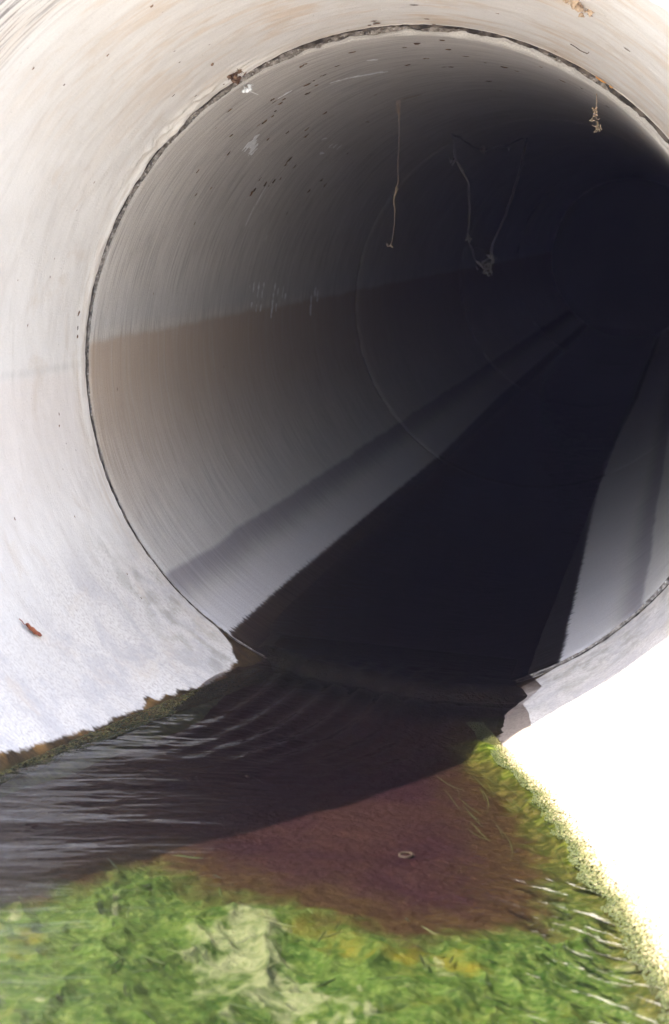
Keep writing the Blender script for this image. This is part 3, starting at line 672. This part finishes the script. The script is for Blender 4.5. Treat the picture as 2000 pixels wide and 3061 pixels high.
def lich(ud, y, ln, lab, seed):
    P, nn, tu, ty = frame_out(ud, y, .001); g = np.random.default_rng(seed); m = MB()
    a = np.linspace(0, 2*np.pi, 14, endpoint=False); rr = .7+.5*g.random(14)
    ring = P+np.outer(np.cos(a)*rr*ln, tu)+np.outer(np.sin(a)*rr*.010, ty)+nn*.0
    V = np.vstack([ring, P+(ring-P)*.6+nn*.0035, [P+nn*.004]]); k = 14
    F = [[i, (i+1) % k, k+(i+1) % k] for i in range(k)]+[[i, k+(i+1) % k, k+i] for i in range(k)]+[[k+i, k+(i+1) % k, 2*k] for i in range(k)]
    m.faces(V, F); return tag(m.build('lichen_patch', M_ORANGE, smooth=False, org=P), lab, 'lichen', 'orange lichen patches on the joint edge')
lich(31.4, -.012, .020, 'longer orange lichen patch on the joint edge, the upper one', 1)
lich(33.5, -.014, .009, 'shorter orange lichen patch on the joint edge, just below the longer one', 2)
def fluff():
    P, nn, tu, ty = frame_sec(-32.3, .06, .0); m = MB(); g = np.random.default_rng(3)
    for i in range(14):
        V = IV*.006*g.uniform(.5, 1.2)*(1+.3*g.standard_normal((len(IV), 1))); m.faces(P+nn*.008+tu*g.normal(0, .006)+np.array([0, 0, -1])*abs(g.normal(0, .011))+V, IF)
    for i in range(7):
        p = P+g.normal(0, .006, 3)-np.array([0, 0, .006]); m.tube([p, p+g.normal(0, .008, 3), p+g.normal(0, .018, 3)], .0007, 4)
    tag(m.build('spider_egg_sac', M_FLUFF, org=P), 'white fluffy egg sac stuck in the joint below the brown nest', 'egg sac')
fluff()
def wob(pts, amp, seed, n=6):
    pts = np.asarray(pts, float); t = np.linspace(0, len(pts)-1, (len(pts)-1)*n+1)
    Q = np.stack([np.interp(t, np.arange(len(pts)), pts[:, i]) for i in range(3)], -1)
    w = np.stack([vn(P3(t*2.3, i*7.7, seed), 90) for i in range(3)], -1)*amp; w[0] = 0
    return Q+w, t
THR=[(-.3833,2.478,.9244),(-.3822,2.478,.8944),(-.3789,2.478,.8772),(-.376,2.478,.774),(-.3746,2.478,.6877),(-.3747,2.478,.5924),(-.3784,2.478,.575),(-.3853,2.478,.5444),(-.3865,2.478,.5053),(-.3808,2.478,.4707),(-.381,2.478,.4272),(-.3856,2.478,.3835),(-.39,2.478,.3571),(-.3929,2.478,.3396)]
def thread():
    rt = thing('hanging_thread', 'long single dusty cobweb thread hanging straight down from the crown', 'cobweb', THR[0])
    m = MB(); Q, t = wob(THR, .0025, 1); rad = .0008+.0008*np.clip(fbm(P3(t*3, 0, 0), 3, 91), 0, 1)+.0014*np.exp(-((t-8)/1.6)**2)
    m.tube(Q, rad, 5); m.tube([Q[36], Q[36]+[.012, 0, -.012], Q[40]+[.008, 0, .01], Q[44]], .0013, 4)
    m.tube([Q[-1], Q[-1]+[-.012, 0, -.004], Q[-1]+[-.016, 0, .008]], .002, 4); m.tube([Q[-1], Q[-1]+[.008, 0, -.008]], .002, 4)
    m.build('thread', M_TAN, rt, org=THR[0])
    c = MB()
    for k in range(5):
        a = np.array(THR[0])+[(k-2)*.004, 0, .004]; c.tube([a, a+[.001, 0, -.03], a+[0, 0, -.05-.006*k]], .0008, 4)
    c.tube(wob([(-.74, 2.478, .672), (-.56, 2.478, .9199), (-.3833, 2.478, .9253)], .0, 2)[0][6:], .0009, 4)
    c.tube(wob([(-.3833, 2.478, .9253), (-.30, 2.55, .951)], .0, 2)[0], .0009, 4)
    c.build('tether', M_TAN, rt, org=THR[0])
thread()
WEB=[(-.4528,5.15,.889),(-.4393,5.2,.8414),(-.448,5.4,.7634),(-.4131,5.5,.6988),(-.3954,5.6,.6441),(-.407,5.8,.5304),(-.4224,6.,.4245),(-.4324,6.1,.3402),(-.4178,6.2,.2795),(-.4002,6.3,.2119),(-.362,6.3,.1827),(-.3412,6.35,.1641),(-.317,6.4,.2193),(-.3323,6.45,.2735),(-.3213,6.6,.3531),(-.2925,6.8,.4663),(-.2749,7.,.5694),(-.2574,7.2,.7009),(-.2506,7.4,.7963),(-.2499,7.6,.8938),(-.2539,7.83,.9678)]
WEB2=[(-.4528,5.15,.889),(-.442,5.6,.8776),(-.4314,6.1,.8539),(-.4077,6.5,.8453),(-.3727,6.8,.8654),(-.3224,7.1,.8915),(-.2907,7.5,.9354),(-.2539,7.83,.9678)]
WEB3=[(-.4138,6.15,.2983),(-.3658,6.3,.2741),(-.3323,6.45,.2735)]
def web():
    m = MB(); g = np.random.default_rng(8)
    for pts, rad, sd in ((WEB, .0034, 1), (WEB2, .0034, 2), (WEB3, .0026, 3)):
        for k in range(3):
            Q, t = wob(pts, .008, sd*10+k); m.tube(Q, rad*(.45+.9*np.clip(fbm(P3(t*1.7, k, sd), 3, 93)+.35, 0, 1.3))*(1 if k == 0 else .55), 5)
    for p, s in ((WEB[10], .016), (WEB[11], .02), (WEB[12], .014), (WEB[2], .013), (WEB2[3], .013), (WEB2[5], .013), (WEB[7], .011)):
        for i in range(9):
            q = np.array(p)+g.normal(0, s*.8, 3); m.tube([q, q+g.normal(0, s*.6, 3), q+g.normal(0, s, 3)], .003, 4)
    tag(m.build('cobweb', M_WEB, org=WEB[0]), 'drooping V shaped loop of dusty cobweb strung deep in the dark bore', 'cobweb')
web()
HANG=[(.5146,.3,.8451),(.5155,.3,.8256),(.5143,.3,.8092),(.5114,.3,.7993),(.5088,.3,.7862),(.5159,.3,.7733),(.5212,.3,.7604),(.5173,.3,.7439)]
def hang():
    h = [np.array(p) for p in HANG]; top = np.array([.5146, .3, .855])
    rt = thing('hanging_debris', 'tan clump of dry fibres dangling on a short silk thread, upper right', 'debris', h[0])
    m = MB(); m.tube(wob([top]+h[:3], .0012, 4)[0], .0011, 5); m.build('silk_thread', M_TAN, rt, org=h[0])
    c = MB(); g = np.random.default_rng(12)
    for i in range(24):
        k = g.integers(2, 7); p = h[k]+(h[min(k+1, 7)]-h[k])*g.random()+g.normal(0, .0045, 3)
        q = p+g.normal(0, .006, 3)+[0, 0, -.006]; c.tube([p, (p+q)/2+g.normal(0, .003, 3), q], g.uniform(.0006, .0015), 4)
    for i in range(14):
        k = g.integers(2, 6); V = IV*g.uniform(.002, .0045)*(1+.3*g.standard_normal((len(IV), 1))); c.faces(h[k]+g.normal(0, .004, 3)+V, IF)
    for i in range(4):
        p = h[6]; c.tube([p, p+g.normal(0, .006, 3)+[0, 0, -.01], h[7]+g.normal(0, .007, 3)], .0009, 4)
    c.build('fibre_clump', M_TAN, rt, org=h[0])
hang()
def curl():
    t = np.linspace(0, 1, 40); a = t*2*np.pi*1.35; r_ = .019-.008*t
    P = np.stack([.25+r_*np.cos(a), -1.74+r_*1.5*np.sin(a), -1.0135+.002*t+0*a], -1)
    m = MB(); m.tube(P, .0042*np.sin(np.pi*np.clip(t, .05, .9))**.5, 6); tag(m.build('algae_curl', M_STR2, org=P[0]), 'small pale coiled curl lying alone on the sunlit purple bed', 'algae')
M_STR2 = simple('pale algae curl', (.022, .014, .010), (.055, .04, .027), 90)
curl()
def fibre(name, pts, rad, label, cat, mat=M_NEST):
    m = MB(); m.tube(wob(pts, .001, 5)[0], rad, 4); return tag(m.build(name, mat, org=pts[0]), label, cat)
def op(ud, y, dr=.002): return frame_out(ud, y, dr)[0]
fibre('dry_root', [op(25.5, -.28), op(27.2, -.26), op(28.6, -.30, .006), op(28.9, -.36, .01)], .0011, 'thin curved brown root fibre lying on the outlet crown, right side', 'root')

# ------------------------------------------------------------------ added air volume: blue veil standing in for lens flare over the bore
def added_haze():
    lo, hi = np.array([-405., -405., -3.8]), np.array([405., 405., 3.4])
    V = np.array([[x, y, z] for x in (lo[0], hi[0]) for y in (lo[1], hi[1]) for z in (lo[2], hi[2])])
    F = [[0, 1, 3, 2], [4, 6, 7, 5], [0, 4, 5, 1], [2, 3, 7, 6], [0, 2, 6, 4], [1, 5, 7, 3]]
    m = bpy.data.materials.new('added blue veil'); m.use_nodes = True; t = m.node_tree
    for n in list(t.nodes): t.nodes.remove(n)
    out = t.nodes.new('ShaderNodeOutputMaterial'); v = t.nodes.new('ShaderNodeVolumePrincipled')
    v.inputs['Color'].default_value = (.68, .64, 1.0, 1); v.inputs['Density'].default_value = .00105
    t.links.new(v.outputs[0], out.inputs['Volume'])
    b = MB(); b.faces(V, F); o = b.build('added_haze', m, smooth=False); tag(o, 'thin bluish air volume, added to lift the blacks of the pipe', 'added_haze', kind='stuff')
added_haze()
